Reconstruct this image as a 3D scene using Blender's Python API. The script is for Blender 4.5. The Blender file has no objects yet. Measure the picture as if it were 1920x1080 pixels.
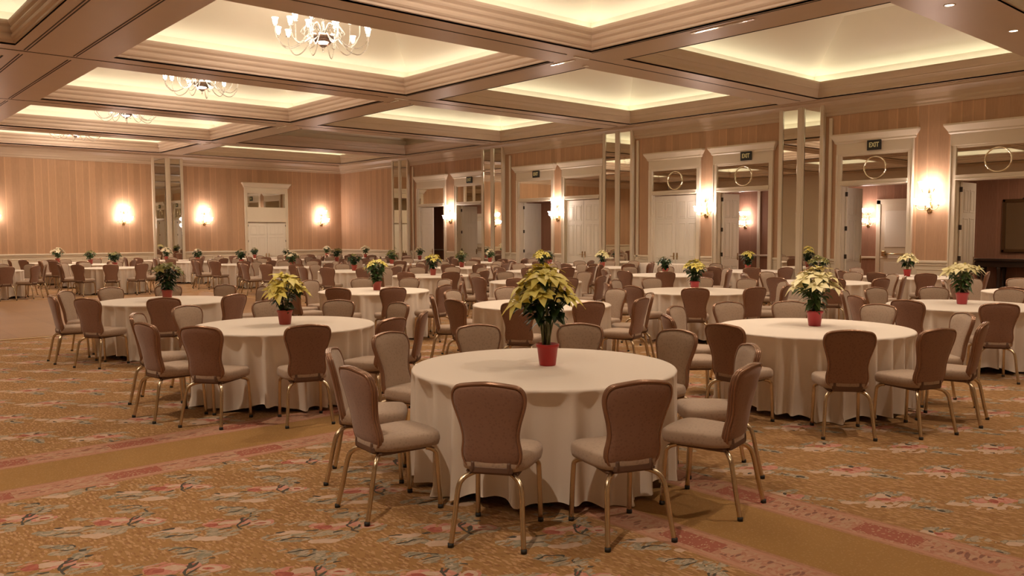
import bpy, bmesh, math, random
from mathutils import Vector, Matrix
PI = math.pi
sc = bpy.context.scene
COL = sc.collection
rnd = random.Random(7)

# ------------------------------------------------------------------ helpers
class MB:
    """collects verts/faces; build() links them as ONE mesh object"""
    def __init__(s): s.v = []; s.f = []; s.m = []; s.sm = []; s.ci = 0
    def add(s, vs, fs, smooth=False):
        o = len(s.v); s.v.extend([tuple(p) for p in vs])
        for f in fs: s.f.append([i + o for i in f]); s.m.append(s.ci); s.sm.append(smooth)
    def box(s, x0, x1, y0, y1, z0, z1):
        s.add([(x0,y0,z0),(x1,y0,z0),(x1,y1,z0),(x0,y1,z0),(x0,y0,z1),(x1,y0,z1),(x1,y1,z1),(x0,y1,z1)],
              [(0,3,2,1),(4,5,6,7),(0,1,5,4),(1,2,6,5),(2,3,7,6),(3,0,4,7)])
    def bbox(s, x0, x1, y0, y1, z0, z1, b=0.01):
        """box with chamfered edges in plan and elevation"""
        b = min(b, (x1-x0)*.45, (y1-y0)*.45, (z1-z0)*.45)
        def loop(i, z): return [(x0+i+b,y0+i,z),(x1-i-b,y0+i,z),(x1-i,y0+i+b,z),(x1-i,y1-i-b,z),(x1-i-b,y1-i,z),(x0+i+b,y1-i,z),(x0+i,y1-i-b,z),(x0+i,y0+i+b,z)]
        s.loft([loop(b*.7, z0), loop(0, z0+b), loop(0, z1-b), loop(b*.7, z1)], cap=True, smooth=False)
    def loft(s, rings, cap=False, smooth=True, closed=True):
        n = len(rings[0]); vs = [p for r in rings for p in r]; fs = []
        for i in range(len(rings)-1):
            for j in range(n if closed else n-1):
                k = (j+1) % n
                fs.append((i*n+j, i*n+k, (i+1)*n+k, (i+1)*n+j))
        if cap:
            fs.append(tuple(range(n-1, -1, -1))); fs.append(tuple(range((len(rings)-1)*n, len(rings)*n)))
        s.add(vs, fs, smooth)
    def lathe(s, prof, n=24, c=(0,0,0), smooth=True, cap=False):
        s.loft([[(c[0]+r*math.cos(2*PI*j/n), c[1]+r*math.sin(2*PI*j/n), c[2]+z) for j in range(n)] for r, z in prof], cap=cap, smooth=smooth)
    def tube(s, path, r, n=8, smooth=True, cap=True, flat=1.0):
        P = [Vector(p) for p in path]; rings = []
        if not hasattr(r, '__len__'): r = [r]*len(P)
        up = Vector((0,0,1)); t0 = (P[1]-P[0]).normalized()
        if abs(t0.dot(up)) > .95: up = Vector((1,0,0))
        u = t0.cross(up).normalized()
        for i, p in enumerate(P):
            a = P[max(i-1,0)]; b = P[min(i+1,len(P)-1)]; t = (b-a).normalized()
            u = (u - t*u.dot(t)).normalized(); w = t.cross(u)
            rings.append([tuple(p + (u*math.cos(2*PI*j/n) + w*math.sin(2*PI*j/n)*flat)*r[i]) for j in range(n)])
        s.loft(rings, cap=cap, smooth=smooth)
    def ctube(s, path, r, n=6):
        """closed tube"""
        P = [Vector(p) for p in path]; N = len(P); rings = []; u = None
        for i, p in enumerate(P):
            t = (P[(i+1)%N]-P[i-1]).normalized()
            if u is None: u = t.orthogonal().normalized()
            u = (u - t*u.dot(t)).normalized(); w = t.cross(u)
            rings.append([tuple(p + (u*math.cos(2*PI*j/n)+w*math.sin(2*PI*j/n))*r) for j in range(n)])
        rings.append(rings[0]); s.loft(rings)
    def xf(s, M):
        s.v = [tuple(M @ Vector(p)) for p in s.v]; return s
    def join(s, o, M=None):
        vs = o.v if M is None else [tuple(M @ Vector(p)) for p in o.v]
        k = len(s.v); s.v.extend(vs)
        for f, m, q in zip(o.f, o.m, o.sm): s.f.append([i+k for i in f]); s.m.append(m); s.sm.append(q)
    def mesh(s, name, mats):
        me = bpy.data.meshes.new(name); me.from_pydata(s.v, [], s.f)
        for m in (mats if isinstance(mats, (list, tuple)) else [mats]): me.materials.append(m)
        me.polygons.foreach_set('material_index', s.m); me.polygons.foreach_set('use_smooth', s.sm)
        me.update(); return me
    def build(s, name, mats, parent=None, loc=(0,0,0), rz=0, fix=False):
        me = s.mesh(name, mats)
        if fix:
            b = bmesh.new(); b.from_mesh(me); bmesh.ops.recalc_face_normals(b, faces=b.faces); b.to_mesh(me); b.free()
        return link(name, me, parent, loc, rz)
def link(name, me, parent=None, loc=(0,0,0), rz=0):
    o = bpy.data.objects.new(name, me); COL.objects.link(o); o.location = loc; o.rotation_euler = (0,0,rz)
    if parent: o.parent = parent
    return o
def tag(o, label=None, cat=None, group=None, kind=None):
    if label: o['label'] = label
    if cat: o['category'] = cat
    if group: o['group'] = group
    if kind: o['kind'] = kind
    return o
def empty(name, loc=(0,0,0), rz=0):
    o = bpy.data.objects.new(name, None); COL.objects.link(o); o.location = loc; o.rotation_euler = (0,0,rz); o.empty_display_size = .1
    return o
KIDS = {}
def kids(o):
    if o.name not in KIDS: KIDS[o.name] = [c for c in COL.objects if c.parent == o]
    return KIDS[o.name]
def copy_tree(o, parent=None):
    c = o.copy(); COL.objects.link(c)
    if parent: c.parent = parent
    for ch in kids(o): copy_tree(ch, c)
    return c
def struct(o): o['kind'] = 'structure'; return o
def smooth_path(pts, k=6, closed=False):
    P = [Vector(p) for p in pts]; n = len(P); out = []
    for i in range(n if closed else n-1):
        if closed: a, b, c, d = P[i-1], P[i], P[(i+1)%n], P[(i+2)%n]
        else: a, b, c, d = P[max(i-1,0)], P[i], P[i+1], P[min(i+2,n-1)]
        for j in range(k):
            t = j/k
            out.append(.5*((2*b)+(c-a)*t+(2*a-5*b+4*c-d)*t*t+(3*b-a-3*c+d)*t**3))
    if not closed: out.append(P[-1])
    return out

# ------------------------------------------------------------------ materials
def mat(name, col=(.8,.8,.8), rough=.5, metal=0, emit=None, es=0, spec=.5, sheen=0, trans=0, ior=1.45, coat=0):
    m = bpy.data.materials.new(name); m.use_nodes = True; b = m.node_tree.nodes['Principled BSDF']
    b.inputs['Base Color'].default_value = (*col, 1); b.inputs['Roughness'].default_value = rough; b.inputs['Metallic'].default_value = metal
    b.inputs['Specular IOR Level'].default_value = spec
    if sheen: b.inputs['Sheen Weight'].default_value = sheen
    if trans: b.inputs['Transmission Weight'].default_value = trans; b.inputs['IOR'].default_value = ior
    if coat: b.inputs['Coat Weight'].default_value = coat
    if emit: b.inputs['Emission Color'].default_value = (*emit, 1); b.inputs['Emission Strength'].default_value = es
    return m
class NG:
    """tiny node-graph builder"""
    def __init__(s, m): s.t = m.node_tree; s.N = s.t.nodes; s.L = s.t.links; s.b = s.N['Principled BSDF']
    def n(s, typ, ins=None, **kw):
        x = s.N.new(typ)
        for k, v in kw.items(): setattr(x, k, v)
        for k, v in (ins or {}).items():
            if isinstance(v, bpy.types.NodeSocket): s.L.new(v, x.inputs[k])
            else: x.inputs[k].default_value = v
        return x
    def math(s, op, a, b=0.0, c=None, clamp=False):
        d = {0: a, 1: b}
        if c is not None: d[2] = c
        x = s.n('ShaderNodeMath', d, operation=op); x.use_clamp = clamp; return x.outputs[0]
    def mix(s, f, a, b, blend='MIX'):
        x = s.N.new('ShaderNodeMix'); x.data_type = 'RGBA'; x.blend_type = blend
        for k, v in ((0, f), (6, a), (7, b)):
            if isinstance(v, bpy.types.NodeSocket): s.L.new(v, x.inputs[k])
            else: x.inputs[k].default_value = v if k == 0 else (*v[:3], 1)
        return x.outputs[2]
    def ramp(s, f, stops, interp='LINEAR'):
        x = s.N.new('ShaderNodeValToRGB'); x.color_ramp.interpolation = interp
        e = x.color_ramp.elements
        while len(e) < len(stops): e.new(.5)
        for q, (p, c) in zip(e, stops): q.position = p; q.color = (*c, 1) if len(c) == 3 else c
        s.L.new(f, x.inputs[0]); return x.outputs[0]
    def pos(s):
        return s.n('ShaderNodeNewGeometry').outputs['Position']
    def obj(s): return s.n('ShaderNodeTexCoord').outputs['Object']
    def sep(s, v): return s.n('ShaderNodeSeparateXYZ', {0: v}).outputs
    def comb(s, x, y, z=0.0): return s.n('ShaderNodeCombineXYZ', {0: x, 1: y, 2: z}).outputs[0]
    def noise(s, v, scale, detail=2, rough=.5): return s.n('ShaderNodeTexNoise', {'Vector': v, 'Scale': scale, 'Detail': detail, 'Roughness': rough}).outputs
    def base(s, c): s.L.new(c, s.b.inputs['Base Color'])
    def bump(s, h, strength=.3, dist=.01):
        x = s.n('ShaderNodeBump', {'Height': h, 'Strength': strength, 'Distance': dist}); s.L.new(x.outputs[0], s.b.inputs['Normal'])

def striped_wall(name, axis, base=(.46,.275,.16)):
    m = mat(name, rough=.62, spec=.3); g = NG(m); p = g.sep(g.pos()); u = p[axis]
    W = .235
    idx = g.math('FLOOR', g.math('DIVIDE', u, W)); fr = g.math('FRACT', g.math('DIVIDE', u, W))
    rv = g.n('ShaderNodeTexWhiteNoise', {'W': idx}, noise_dimensions='1D').outputs['Value']
    alt = g.math('MODULO', g.math('ABSOLUTE', idx), 2.0)
    lum = g.math('ADD', g.math('MULTIPLY', alt, .10), g.math('MULTIPLY', rv, .14)); lum = g.math('ADD', lum, .84)
    line = g.math('MULTIPLY', g.math('LESS_THAN', fr, .16), g.math('GREATER_THAN', rv, .35)); lum = g.math('ADD', lum, g.math('MULTIPLY', line, .24))
    line2 = g.math('GREATER_THAN', fr, .95); lum = g.math('SUBTRACT', lum, g.math('MULTIPLY', line2, .10))
    wide = g.n('ShaderNodeCombineColor', {0: lum, 1: lum, 2: lum}).outputs[0]
    nz = g.noise(g.comb(g.math('MULTIPLY', u, 9), g.math('MULTIPLY', p[2], .5)), 2.2, 4)[0]
    gr = g.noise(g.comb(g.math('MULTIPLY', u, 60), g.math('MULTIPLY', p[2], 1.6)), 3, 3)[0]
    c = g.mix(1.0, (*base,), wide, 'MULTIPLY')
    c = g.mix(g.math('MULTIPLY', g.math('SUBTRACT', nz, .4), .8, clamp=True), c, (base[0]*1.25, base[1]*1.28, base[2]*1.3))
    c = g.mix(.18, c, g.ramp(gr, [(.3,(.3,.17,.1)),(.7,(.72,.5,.34))]))
    g.base(c); return m
def painted(name, col, rough=.5, grain=0.0, var=.06, spec=.4):
    m = mat(name, col, rough, spec=spec); g = NG(m)
    nz = g.noise(g.pos(), 1.7, 4)[0]
    c = g.mix(nz, tuple(x*(1-var) for x in col), tuple(min(1,x*(1+var)) for x in col))
    g.base(c); return m
def fabric(name, c1, c2, scale=260, pattern=True, sheen=.25):
    m = mat(name, c1, .85, sheen=sheen, spec=.2); g = NG(m); o = g.obj()
    w = g.noise(o, scale, 2)[0]
    v = g.n('ShaderNodeTexVoronoi', {'Vector': o, 'Scale': 48.0}).outputs['Distance']
    f = g.math('LESS_THAN', v, .33) if pattern else 0.0
    col = g.mix(w, c1, c2)
    if pattern: col = g.mix(g.math('MULTIPLY', f, .45), col, tuple(x*.62 for x in c1))
    ob = g.n('ShaderNodeObjectInfo').outputs['Random']
    col = g.mix(g.math('MULTIPLY', ob, .12), col, tuple(x*.8 for x in c1))
    g.base(col); g.bump(w, .25, .002); return m

M = {}
M['wall_back'] = striped_wall('striped_wallcover_back', 0)
M['wall_side'] = striped_wall('striped_wallcover_side', 1)
M['corr'] = striped_wall('corridor_wood_wallcover', 1, (.26,.12,.075))
M['trim'] = painted('cream_painted_trim', (.66,.57,.44), .42)
M['beam'] = painted('taupe_ceiling_beam', (.52,.40,.29), .38, var=.05)
M['mould'] = painted('pinkish_cream_moulding', (.66,.53,.43), .45, var=.04)
M['vault'] = painted('cream_vault_plaster', (.82,.76,.62), .7, var=.02)
M['white'] = painted('white_door_paint', (.74,.68,.58), .35, var=.03)
M['mirror'] = mat('mirror_glass', (.80,.78,.70), .015, 1.0)
M['chrome'] = mat('polished_chrome', (.85,.83,.8), .08, 1.0)
M['brass'] = mat('aged_brass', (.62,.48,.28), .2, 1.0)
M['ringm'] = mat('bright_ring', (.95,.88,.7), .12, 1.0)
M['under'] = mat('dark_brown_underside', (.13,.07,.045), .6)
M['gold'] = mat('champagne_gold_leg', (.60,.48,.33), .27, 1.0)
M['bronze'] = mat('bronze_back_rail', (.33,.19,.125), .25, .55)
M['dark'] = mat('dark_rubber', (.02,.018,.016), .6)
M['groove'] = mat('dark_track_groove', (.03,.018,.01), .6)
M['darkwood'] = mat('dark_stained_wood', (.035,.018,.012), .35)
M['tablewood'] = mat('plywood_table', (.35,.22,.12), .6)
M['seat'] = fabric('taupe_seat_fabric', (.44,.33,.25), (.38,.275,.20))
M['back'] = fabric('brown_patterned_back_fabric_shaded', (.31,.175,.12), (.25,.138,.095), 220)  # fabric tone plus painted-in shade of the backs, darker than the seat
M['pot_red'] = mat('red_plastic_pot', (.42,.022,.02), .35)
M['pot_pink'] = mat('rose_foil_pot', (.50,.06,.075), .3)
M['pot_terra'] = mat('terracotta_red_pot', (.36,.06,.04), .45)
M['soil'] = mat('dark_soil', (.03,.02,.012), .9)
M['stem'] = mat('green_brown_stem', (.13,.13,.05), .6)
M['glass'] = mat('chandelier_glass', (.70,.66,.60), .05, 0, spec=.9, trans=.8, ior=1.45)
M['frost'] = mat('glowing_frosted_shade', (.95,.9,.82), .4, emit=(1,.86,.68), es=4.5)
M['frost_hot'] = mat('glowing_sconce_shade', (.95,.9,.82), .4, emit=(1,.84,.76), es=20)
M['lens'] = mat('downlight_lens', (.9,.8,.7), .3, emit=(1,.80,.62), es=5)
M['tube'] = mat('cove_lamp', (.9,.9,.8), .4, emit=(1,.9,.6), es=3)
M['screen_blue'] = mat('dark_blue_panel', (.01,.02,.035), .2)
M['picture'] = mat('pale_print', (.6,.55,.45), .5)
M['floorlobby'] = mat('corridor_carpet', (.20,.11,.06), .9)
def exit_mats():
    M['exit_body'] = mat('black_exit_sign', (.012,.010,.006), .5)
    M['exit_letter'] = mat('lit_exit_letters', (.5,.4,.2), .5, emit=(.62,.55,.2), es=.12)
exit_mats()

def cloth_mat():
    m = mat('cream_linen_cloth', (.78,.68,.56), .8, sheen=.15, spec=.2); g = NG(m); o = g.obj()
    n = g.noise(o, 500, 2)[0]; c = g.mix(n, (.80,.71,.62), (.74,.65,.56)); g.base(c); g.bump(n, .1, .001); return m
M['cloth'] = cloth_mat()

def leaf_mat(name, c1, c2, edge=None, rough=.45):
    m = mat(name, c1, rough, spec=.35); g = NG(m)
    r = g.n('ShaderNodeNewGeometry').outputs['Random Per Island']
    c = g.mix(r, c1, c2)
    nz = g.noise(g.obj(), 40, 2)[0]
    c = g.mix(g.math('MULTIPLY', nz, .35), c, edge or c2)
    g.base(c)
    return m
M['leaf'] = leaf_mat('dark_green_leaf', (.018,.045,.016), (.045,.085,.03), rough=.35)
M['leaf2'] = leaf_mat('mid_green_leaf', (.05,.11,.035), (.09,.15,.05), rough=.4)
M['yellow'] = leaf_mat('yellow_bract', (.78,.66,.13), (.88,.80,.26), (.70,.64,.18))
M['cream'] = leaf_mat('cream_bract', (.86,.78,.46), (.78,.70,.32), (.88,.83,.6))
M['whiteb'] = leaf_mat('white_bract', (.82,.74,.56), (.78,.68,.45), (.85,.78,.62))
M['olive'] = leaf_mat('olive_bract', (.30,.26,.06), (.16,.18,.05), (.35,.30,.1))

# carpet ---------------------------------------------------------------------
def carpet():
    m = mat('floral_carpet', rough=.95, spec=.1, sheen=.1); g = NG(m)
    P = g.pos(); s = g.sep(P)
    wob = g.n('ShaderNodeTexNoise', {'Vector': P, 'Scale': 9.0, 'Detail': 2.0})
    woff = g.n('ShaderNodeVectorMath', {0: wob.outputs['Color'], 1: (.5,.5,.5)}, operation='SUBTRACT').outputs[0]
    woff = g.n('ShaderNodeVectorMath', {0: woff, 'Scale': .09}, operation='SCALE').outputs[0]
    Q = g.n('ShaderNodeVectorMath', {0: P, 1: woff}, operation='ADD').outputs[0]
    q = g.sep(Q)
    # gold ground with short leaf strokes
    def strokes(rot, sx, sy, thr):
        mp = g.n('ShaderNodeMapping', {'Vector': P, 'Rotation': (0,0,rot), 'Scale': (sx, sy, 1)}, vector_type='POINT').outputs[0]
        v = g.n('ShaderNodeTexVoronoi', {'Vector': mp, 'Scale': 1.0, 'Randomness': .9})
        return g.math('LESS_THAN', v.outputs['Distance'], thr), v.outputs['Color']
    s1, c1 = strokes(.5, 52, 17, .42); s2, c2 = strokes(-.35, 48, 19, .38)
    big = g.noise(P, 2.4, 2)[0]
    ground = g.mix(big, (.27,.135,.045), (.34,.19,.07))
    ground = g.mix(g.math('MULTIPLY', s1, .8), ground, (.44,.26,.13))
    ground = g.mix(g.math('MULTIPLY', s2, .6), ground, (.22,.095,.035))
    # diamond lattice local coordinates
    PER = .926
    def local(ox, oy):
        a = g.math('SUBTRACT', q[0], ox); b = g.math('SUBTRACT', q[1], oy)
        u = g.math('DIVIDE', g.math('ADD', a, b), PER); v = g.math('DIVIDE', g.math('SUBTRACT', a, b), PER)
        uf = g.math('SUBTRACT', g.math('FRACT', g.math('ADD', u, 50.5)), .5); vf = g.math('SUBTRACT', g.math('FRACT', g.math('ADD', v, 50.5)), .5)
        lx = g.math('MULTIPLY', g.math('ADD', uf, vf), PER/2); ly = g.math('MULTIPLY', g.math('SUBTRACT', uf, vf), PER/2)
        return g.comb(lx, ly)
    def ell(L, cx, cy, rx, ry, rot=0, edge=1.0):
        mp = g.n('ShaderNodeMapping', {'Vector': L, 'Location': (cx,cy,0), 'Rotation': (0,0,rot), 'Scale': (rx,ry,1)}, vector_type='TEXTURE').outputs[0]
        l = g.n('ShaderNodeVectorMath', {0: mp}, operation='LENGTH').outputs['Value']
        return g.math('LESS_THAN', l, edge), l
    def ring(L, cx, cy, rx, ry, rot, w, side=None):
        _, l = ell(L, cx, cy, rx, ry, rot)
        return g.math('LESS_THAN', g.math('ABSOLUTE', g.math('SUBTRACT', l, 1)), w)
    detail = g.n('ShaderNodeTexVoronoi', {'Vector': Q, 'Scale': 42.0}); dc = detail.outputs['Color']; dd = g.sep(dc)[0]
    GREY = g.mix(dd, (.27,.23,.15), (.40,.31,.22)); GREY2 = g.mix(dd, (.20,.19,.13), (.42,.33,.24))
    PINK = g.mix(dd, (.46,.17,.13), (.50,.27,.2)); RED = g.mix(dd, (.28,.06,.045), (.38,.12,.08)); DK = (.055,.055,.045); PALE = g.mix(dd, (.47,.32,.22), (.50,.36,.27))
    # elongated leaflets that break the motifs up
    lfm = g.n('ShaderNodeMapping', {'Vector': P, 'Rotation': (0,0,math.radians(42)), 'Scale': (15, 42, 1)}).outputs[0]
    lf = g.n('ShaderNodeTexVoronoi', {'Vector': lfm, 'Scale': 1.0, 'Randomness': 1.0})
    lfr = g.sep(lf.outputs['Color']); gap = g.math('MULTIPLY', g.math('LESS_THAN', lf.outputs['Distance'], .68), g.math('GREATER_THAN', lfr[1], .15))
    outl = g.math('MULTIPLY', g.math('GREATER_THAN', lf.outputs['Distance'], .46), g.math('GREATER_THAN', lfr[2], .62))
    def motif(base, L, items):
        c = base
        for kind, colr, a in items:
            f = ell(L, *a)[0] if kind == 'e' else (ring(L, *a) if kind == 'r' else g.math('MULTIPLY', ring(L, *a[0]), ell(L, *a[1])[0]))
            if kind == 'e' and a[2]*a[3] > .0035 and colr is not RED: f = g.math('MULTIPLY', f, gap)
            if colr is GREY or colr is GREY2: colr = g.mix(g.math('MULTIPLY', outl, .55), colr, (.13,.12,.09))
            c = g.mix(f, c, colr)
        return c
    # lattice centred on the large inner-field flower (long axis runs towards the lower left of the photo = direction (-.75,.66))
    L1 = local(1.78, 4.64)
    d = math.radians(-42)          # screen-right direction on the carpet
    def at(r, f): return (r*math.cos(d)+f*math.sin(-d), r*math.sin(d)+f*math.cos(d))   # r to the right, f away
    def E(r, f, a, b, rot=0): x, y = at(r, f); return (x, y, a, b, d+rot)
    inner = [('e', GREY, E(-.05,-.11,.24,.045,.1)), ('e', GREY2, E(-.20,-.19,.17,.05,-.15)), ('e', GREY, E(.07,-.15,.10,.07)), ('e', GREY, E(-.14,.045,.14,.035)),
             ('e', GREY2, E(.15,.10,.045,.17,.25)), ('e', GREY, E(.10,.21,.15,.045,.3)), ('e', GREY2, E(-.03,.27,.12,.04,-.2)), ('e', PALE, E(-.19,-.10,.08,.03,.1)),
             ('e', PALE, E(.03,-.22,.09,.035,.2)),('e', GREY, E(.26,-.02,.10,.045,.4)),
             ('e', PINK, E(.01,.015,.115,.07)), ('e', PINK, E(.10,.045,.07,.04,.3)), ('e', PALE, E(.04,.035,.06,.028,.3)), ('e', RED, E(-.035,-.012,.05,.038)), ('e', RED, E(.115,.075,.03,.014,.5)),
             ('e', PINK, E(.235,.03,.075,.05,.1)), ('e', PALE, E(.235,.03,.055,.035)), ('e', RED, E(.23,.025,.028,.014)),
             ('c', DK, (E(.05,.15,.085,.12,.25)+(.075,), E(.16,.13,.085,.14,.25))), ('c', DK, (E(.20,.05,.10,.13,.2)+(.07,), E(.12,.0,.06,.12,.2))), ('c', DK, (E(-.13,-.22,.09,.05,.2)+(.13,), E(-.17,-.17,.10,.045,.2))), ('c', DK, (E(-.02,.25,.08,.05,.4)+(.11,), E(-.02,.29,.08,.05,.3))),
             ('e', GREY2, E(.13,.19,.045,.10,.4)), ('e', GREY, E(-.13,-.215,.065,.02,.2)),
             ('e', DK, E(.155,.0,.011,.05,-.3)), ('e', DK, E(-.09,-.06,.03,.009,.3)), ('e', DK, E(-.25,-.09,.03,.012,.0)), ('e', DK, E(.07,-.07,.03,.01,.4)), ('e', DK, E(.02,.23,.05,.008,.5)), ('e', DK, E(.19,.15,.018,.01,.1))]
    cin = motif(ground, L1, inner)
    L2 = local(5.56, 2.72)
    E0 = E
    def E(r, f, a, b, rot=0): return E0(r*1.1, f*1.1, a*1.22, b*1.22, rot)
    outer = [('e', GREY, E(-.10,-.01,.22,.035,.05)), ('e', GREY2, E(.0,.10,.14,.045,.3)), ('e', GREY, E(.13,.02,.14,.04,-.3)), ('e', GREY2, E(.10,-.10,.13,.04,-.5)), ('e', PALE, E(-.05,-.09,.12,.04,.2)),
             ('e', GREY2, E(.20,-.16,.06,.03,-.5)), ('e', PINK, E(-.02,.02,.10,.055,.1)), ('e', PALE, E(.0,.06,.04,.05,.4)), ('e', PALE, E(-.10,-.05,.06,.035)), ('e', PINK, E(.08,.03,.06,.035,.4)), ('e', RED, E(-.02,.015,.035,.025)), ('e', RED, E(.05,.05,.02,.014)),
             ('e', DK, E(-.09,-.105,.018,.01)), ('e', DK, E(.14,-.12,.028,.009,-.6)), ('e', DK, E(.03,.085,.014,.02)), ('e', DK, E(.21,-.17,.02,.012,-.4)), ('e', PALE, E(-.24,-.04,.05,.025))]
    cout = motif(ground, L2, outer)
    # L-shaped double border
    mx = g.math('SUBTRACT', s[0], 3.48); my = g.math('SUBTRACT', s[1], 5.92)
    mm = g.math('MAXIMUM', mx, my)
    along = g.math('ADD', s[0], s[1])            # runs along either leg
    isx = g.math('GREATER_THAN', mx, my)
    al = g.mix(isx, s[0], s[1])                  # coordinate along the band
    al = g.sep(al)[0] if False else g.math('ADD', g.math('MULTIPLY', isx, s[1]), g.math('MULTIPLY', g.math('SUBTRACT', 1.0, isx), s[0]))
    def band(base, lo, hi, ph):
        t = g.math('DIVIDE', g.math('SUBTRACT', mm, lo), hi-lo)
        ins = g.math('MULTIPLY', g.math('GREATER_THAN', t, 0), g.math('LESS_THAN', t, 1))
        e = g.math('ABSOLUTE', g.math('SUBTRACT', t, .5))           # 0 centre, .5 edge
        wv = g.math('FRACT', g.math('ADD', g.math('DIVIDE', al, .926), ph))
        rect = g.math('MULTIPLY', g.math('LESS_THAN', g.math('ABSOLUTE', g.math('SUBTRACT', wv, .5)), .19), g.math('LESS_THAN', e, .27))
        sp = g.math('LESS_THAN', detail.outputs['Distance'], .30)
        bg = g.mix(dd, (.32,.15,.085), (.39,.20,.115))
        c = g.mix(g.math('LESS_THAN', e, .42), bg, (.43,.215,.14)); c = g.mix(g.math('LESS_THAN', e, .34), c, g.mix(dd, (.36,.15,.095), (.44,.26,.17)))
        fl = g.math('FRACT', g.math('MULTIPLY', wv, 4)); fm = g.math('MULTIPLY', g.math('LESS_THAN', g.math('ABSOLUTE', g.math('SUBTRACT', fl, .5)), .22), g.math('LESS_THAN', e, .13))
        fm = g.math('MULTIPLY', g.math('MULTIPLY', g.math('LESS_THAN', e, .2), g.math('GREATER_THAN', lfr[0], .66)), g.math('LESS_THAN', lf.outputs['Distance'], .5))
        c = g.mix(g.math('MULTIPLY', fm, .8), c, (.18,.075,.055))
        c = g.mix(g.math('MULTIPLY', g.math('MULTIPLY', g.math('LESS_THAN', e, .3), g.math('LESS_THAN', lfr[0], .25)), .7), c, (.42,.27,.17))
        rc = g.mix(g.math('MULTIPLY', sp, .85), (.31,.095,.062), (.43,.28,.18))
        c = g.mix(rect, c, rc)
        return g.mix(ins, base, c)
    gold = g.mix(g.math('MULTIPLY', g.math('LESS_THAN', g.n('ShaderNodeTexVoronoi', {'Vector': P, 'Scale': 55.0}).outputs['Distance'], .3), .5), g.mix(big, (.28,.145,.042), (.33,.18,.055)), (.40,.24,.10))
    c = g.mix(g.math('GREATER_THAN', mm, 1.2), cin, cout)
    inb = g.math('MULTIPLY', g.math('GREATER_THAN', mm, 0), g.math('LESS_THAN', mm, 1.2))
    c = g.mix(inb, c, gold)
    c = band(c, 0.0, .30, .62); c = band(c, .87, 1.20, .35)
    fine = g.noise(P, 260, 2)[0]
    c = g.mix(g.math('MULTIPLY', fine, .25), c, (.16,.085,.04))
    g.base(c); g.bump(fine, .4, .004); return m
M['carpet'] = carpet()
def parquet():
    m = mat('parquet_dance_floor', rough=.48, spec=.3); g = NG(m); P = g.pos()
    b = g.n('ShaderNodeTexBrick', {'Vector': P, 'Scale': 1.0, 'Color1': (.27,.135,.055,1), 'Color2': (.21,.10,.04,1), 'Mortar': (.16,.07,.03,1), 'Mortar Size': .006, 'Brick Width': .9, 'Row Height': .9, 'Bias': 0.0}, offset=0.0)
    s = g.sep(P)
    strip = g.math('FRACT', g.math('MULTIPLY', s[0], 6.6)); ln = g.math('LESS_THAN', strip, .05)
    c = g.mix(g.math('MULTIPLY', ln, .5), b.outputs['Color'], (.2,.09,.04))
    n = g.noise(g.n('ShaderNodeMapping', {'Vector': P, 'Scale': (30,3,1)}).outputs[0], 2, 3)[0]
    g.base(g.mix(g.math('MULTIPLY', n, .4), c, (.32,.18,.08))); return m
M['parquet'] = parquet()

# ------------------------------------------------------------------ dimensions
HC = 1.667
XW, YW, XL, YR = 19.634, 34.83, -5.0, -2.2
ZB, ZL, ZC, ZR = 5.012, 5.415, 4.60, 1.05
PY, Y0 = 6.097, 11.10                       # beam pitch and centre of the beam between rows 0 and 1
HB = .53
XM = (4.66, 11.18); XR_ = (12.13, 19.33); XLF = (-3.4, 3.06)
rows = [(Y0+PY*k-PY+HB, Y0+PY*k-HB) for k in range(-1, 5)]   # row -1 .. row 4
rows[-1] = (rows[-1][0], 34.22); rows[0] = (rows[0][0], rows[0][1])

# ------------------------------------------------------------------ floor
mb = MB(); mb.box(XL, 26.5, YR, 40, -.1, 0); struct(mb.build('floor', M['carpet']))
DF = (-3.2, 9.2, 15.42, 24.3)
mb = MB(); mb.bbox(DF[0], DF[1], DF[2], DF[3], .0, .022, .006)
o = mb.build('dance_floor', M['parquet']); tag(o, 'portable wooden parquet dance floor laid on the carpet at left', 'dance floor')
mb = MB()
mb.bbox(DF[0]-.07, DF[1]+.07, DF[2]-.07, DF[2], 0, .016, .004); mb.bbox(DF[0]-.07, DF[1]+.07, DF[3], DF[3]+.07, 0, .016, .004)
mb.bbox(DF[0]-.07, DF[0], DF[2], DF[3], 0, .016, .004); mb.bbox(DF[1], DF[1]+.07, DF[2], DF[3], 0, .016, .004)
mb.build('edge_trim', mat('pale_edge_trim', (.55,.38,.2), .4), o)

# ------------------------------------------------------------------ ceiling
ceil_cells = []
for ci, xr in enumerate((XLF, XM, XR_)):
    for ri, yr in enumerate(rows): ceil_cells.append((ci, ri-1, xr, yr))
mb = MB()
xs = [XL, XLF[0], XLF[1], XM[0], XM[1], XR_[0], XR_[1], XW]
ysb = [YR] + [v for r in rows for v in r] + [YW]
for i in range(0, 7, 2):      # long beams
    mb.box(xs[i], xs[i+1], YR, YW, ZB, ZB+.03)
for i in range(1, 7, 2):
    for j in range(0, len(ysb), 2): mb.box(xs[i], xs[i+1], ysb[j], ysb[j+1], ZB, ZB+.03)
struct(mb.build('ceiling', M['beam']))
def rect_ring(mb, xr, yr, prof, smooth=False):
    rings = []
    for d, z in prof:
        x0, x1, y0, y1 = xr[0]+d, xr[1]-d, yr[0]+d, yr[1]-d
        rings.append([(x0,y0,z),(x1,y0,z),(x1,y1,z),(x0,y1,z)])
    mb.loft(rings, smooth=smooth)
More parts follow.
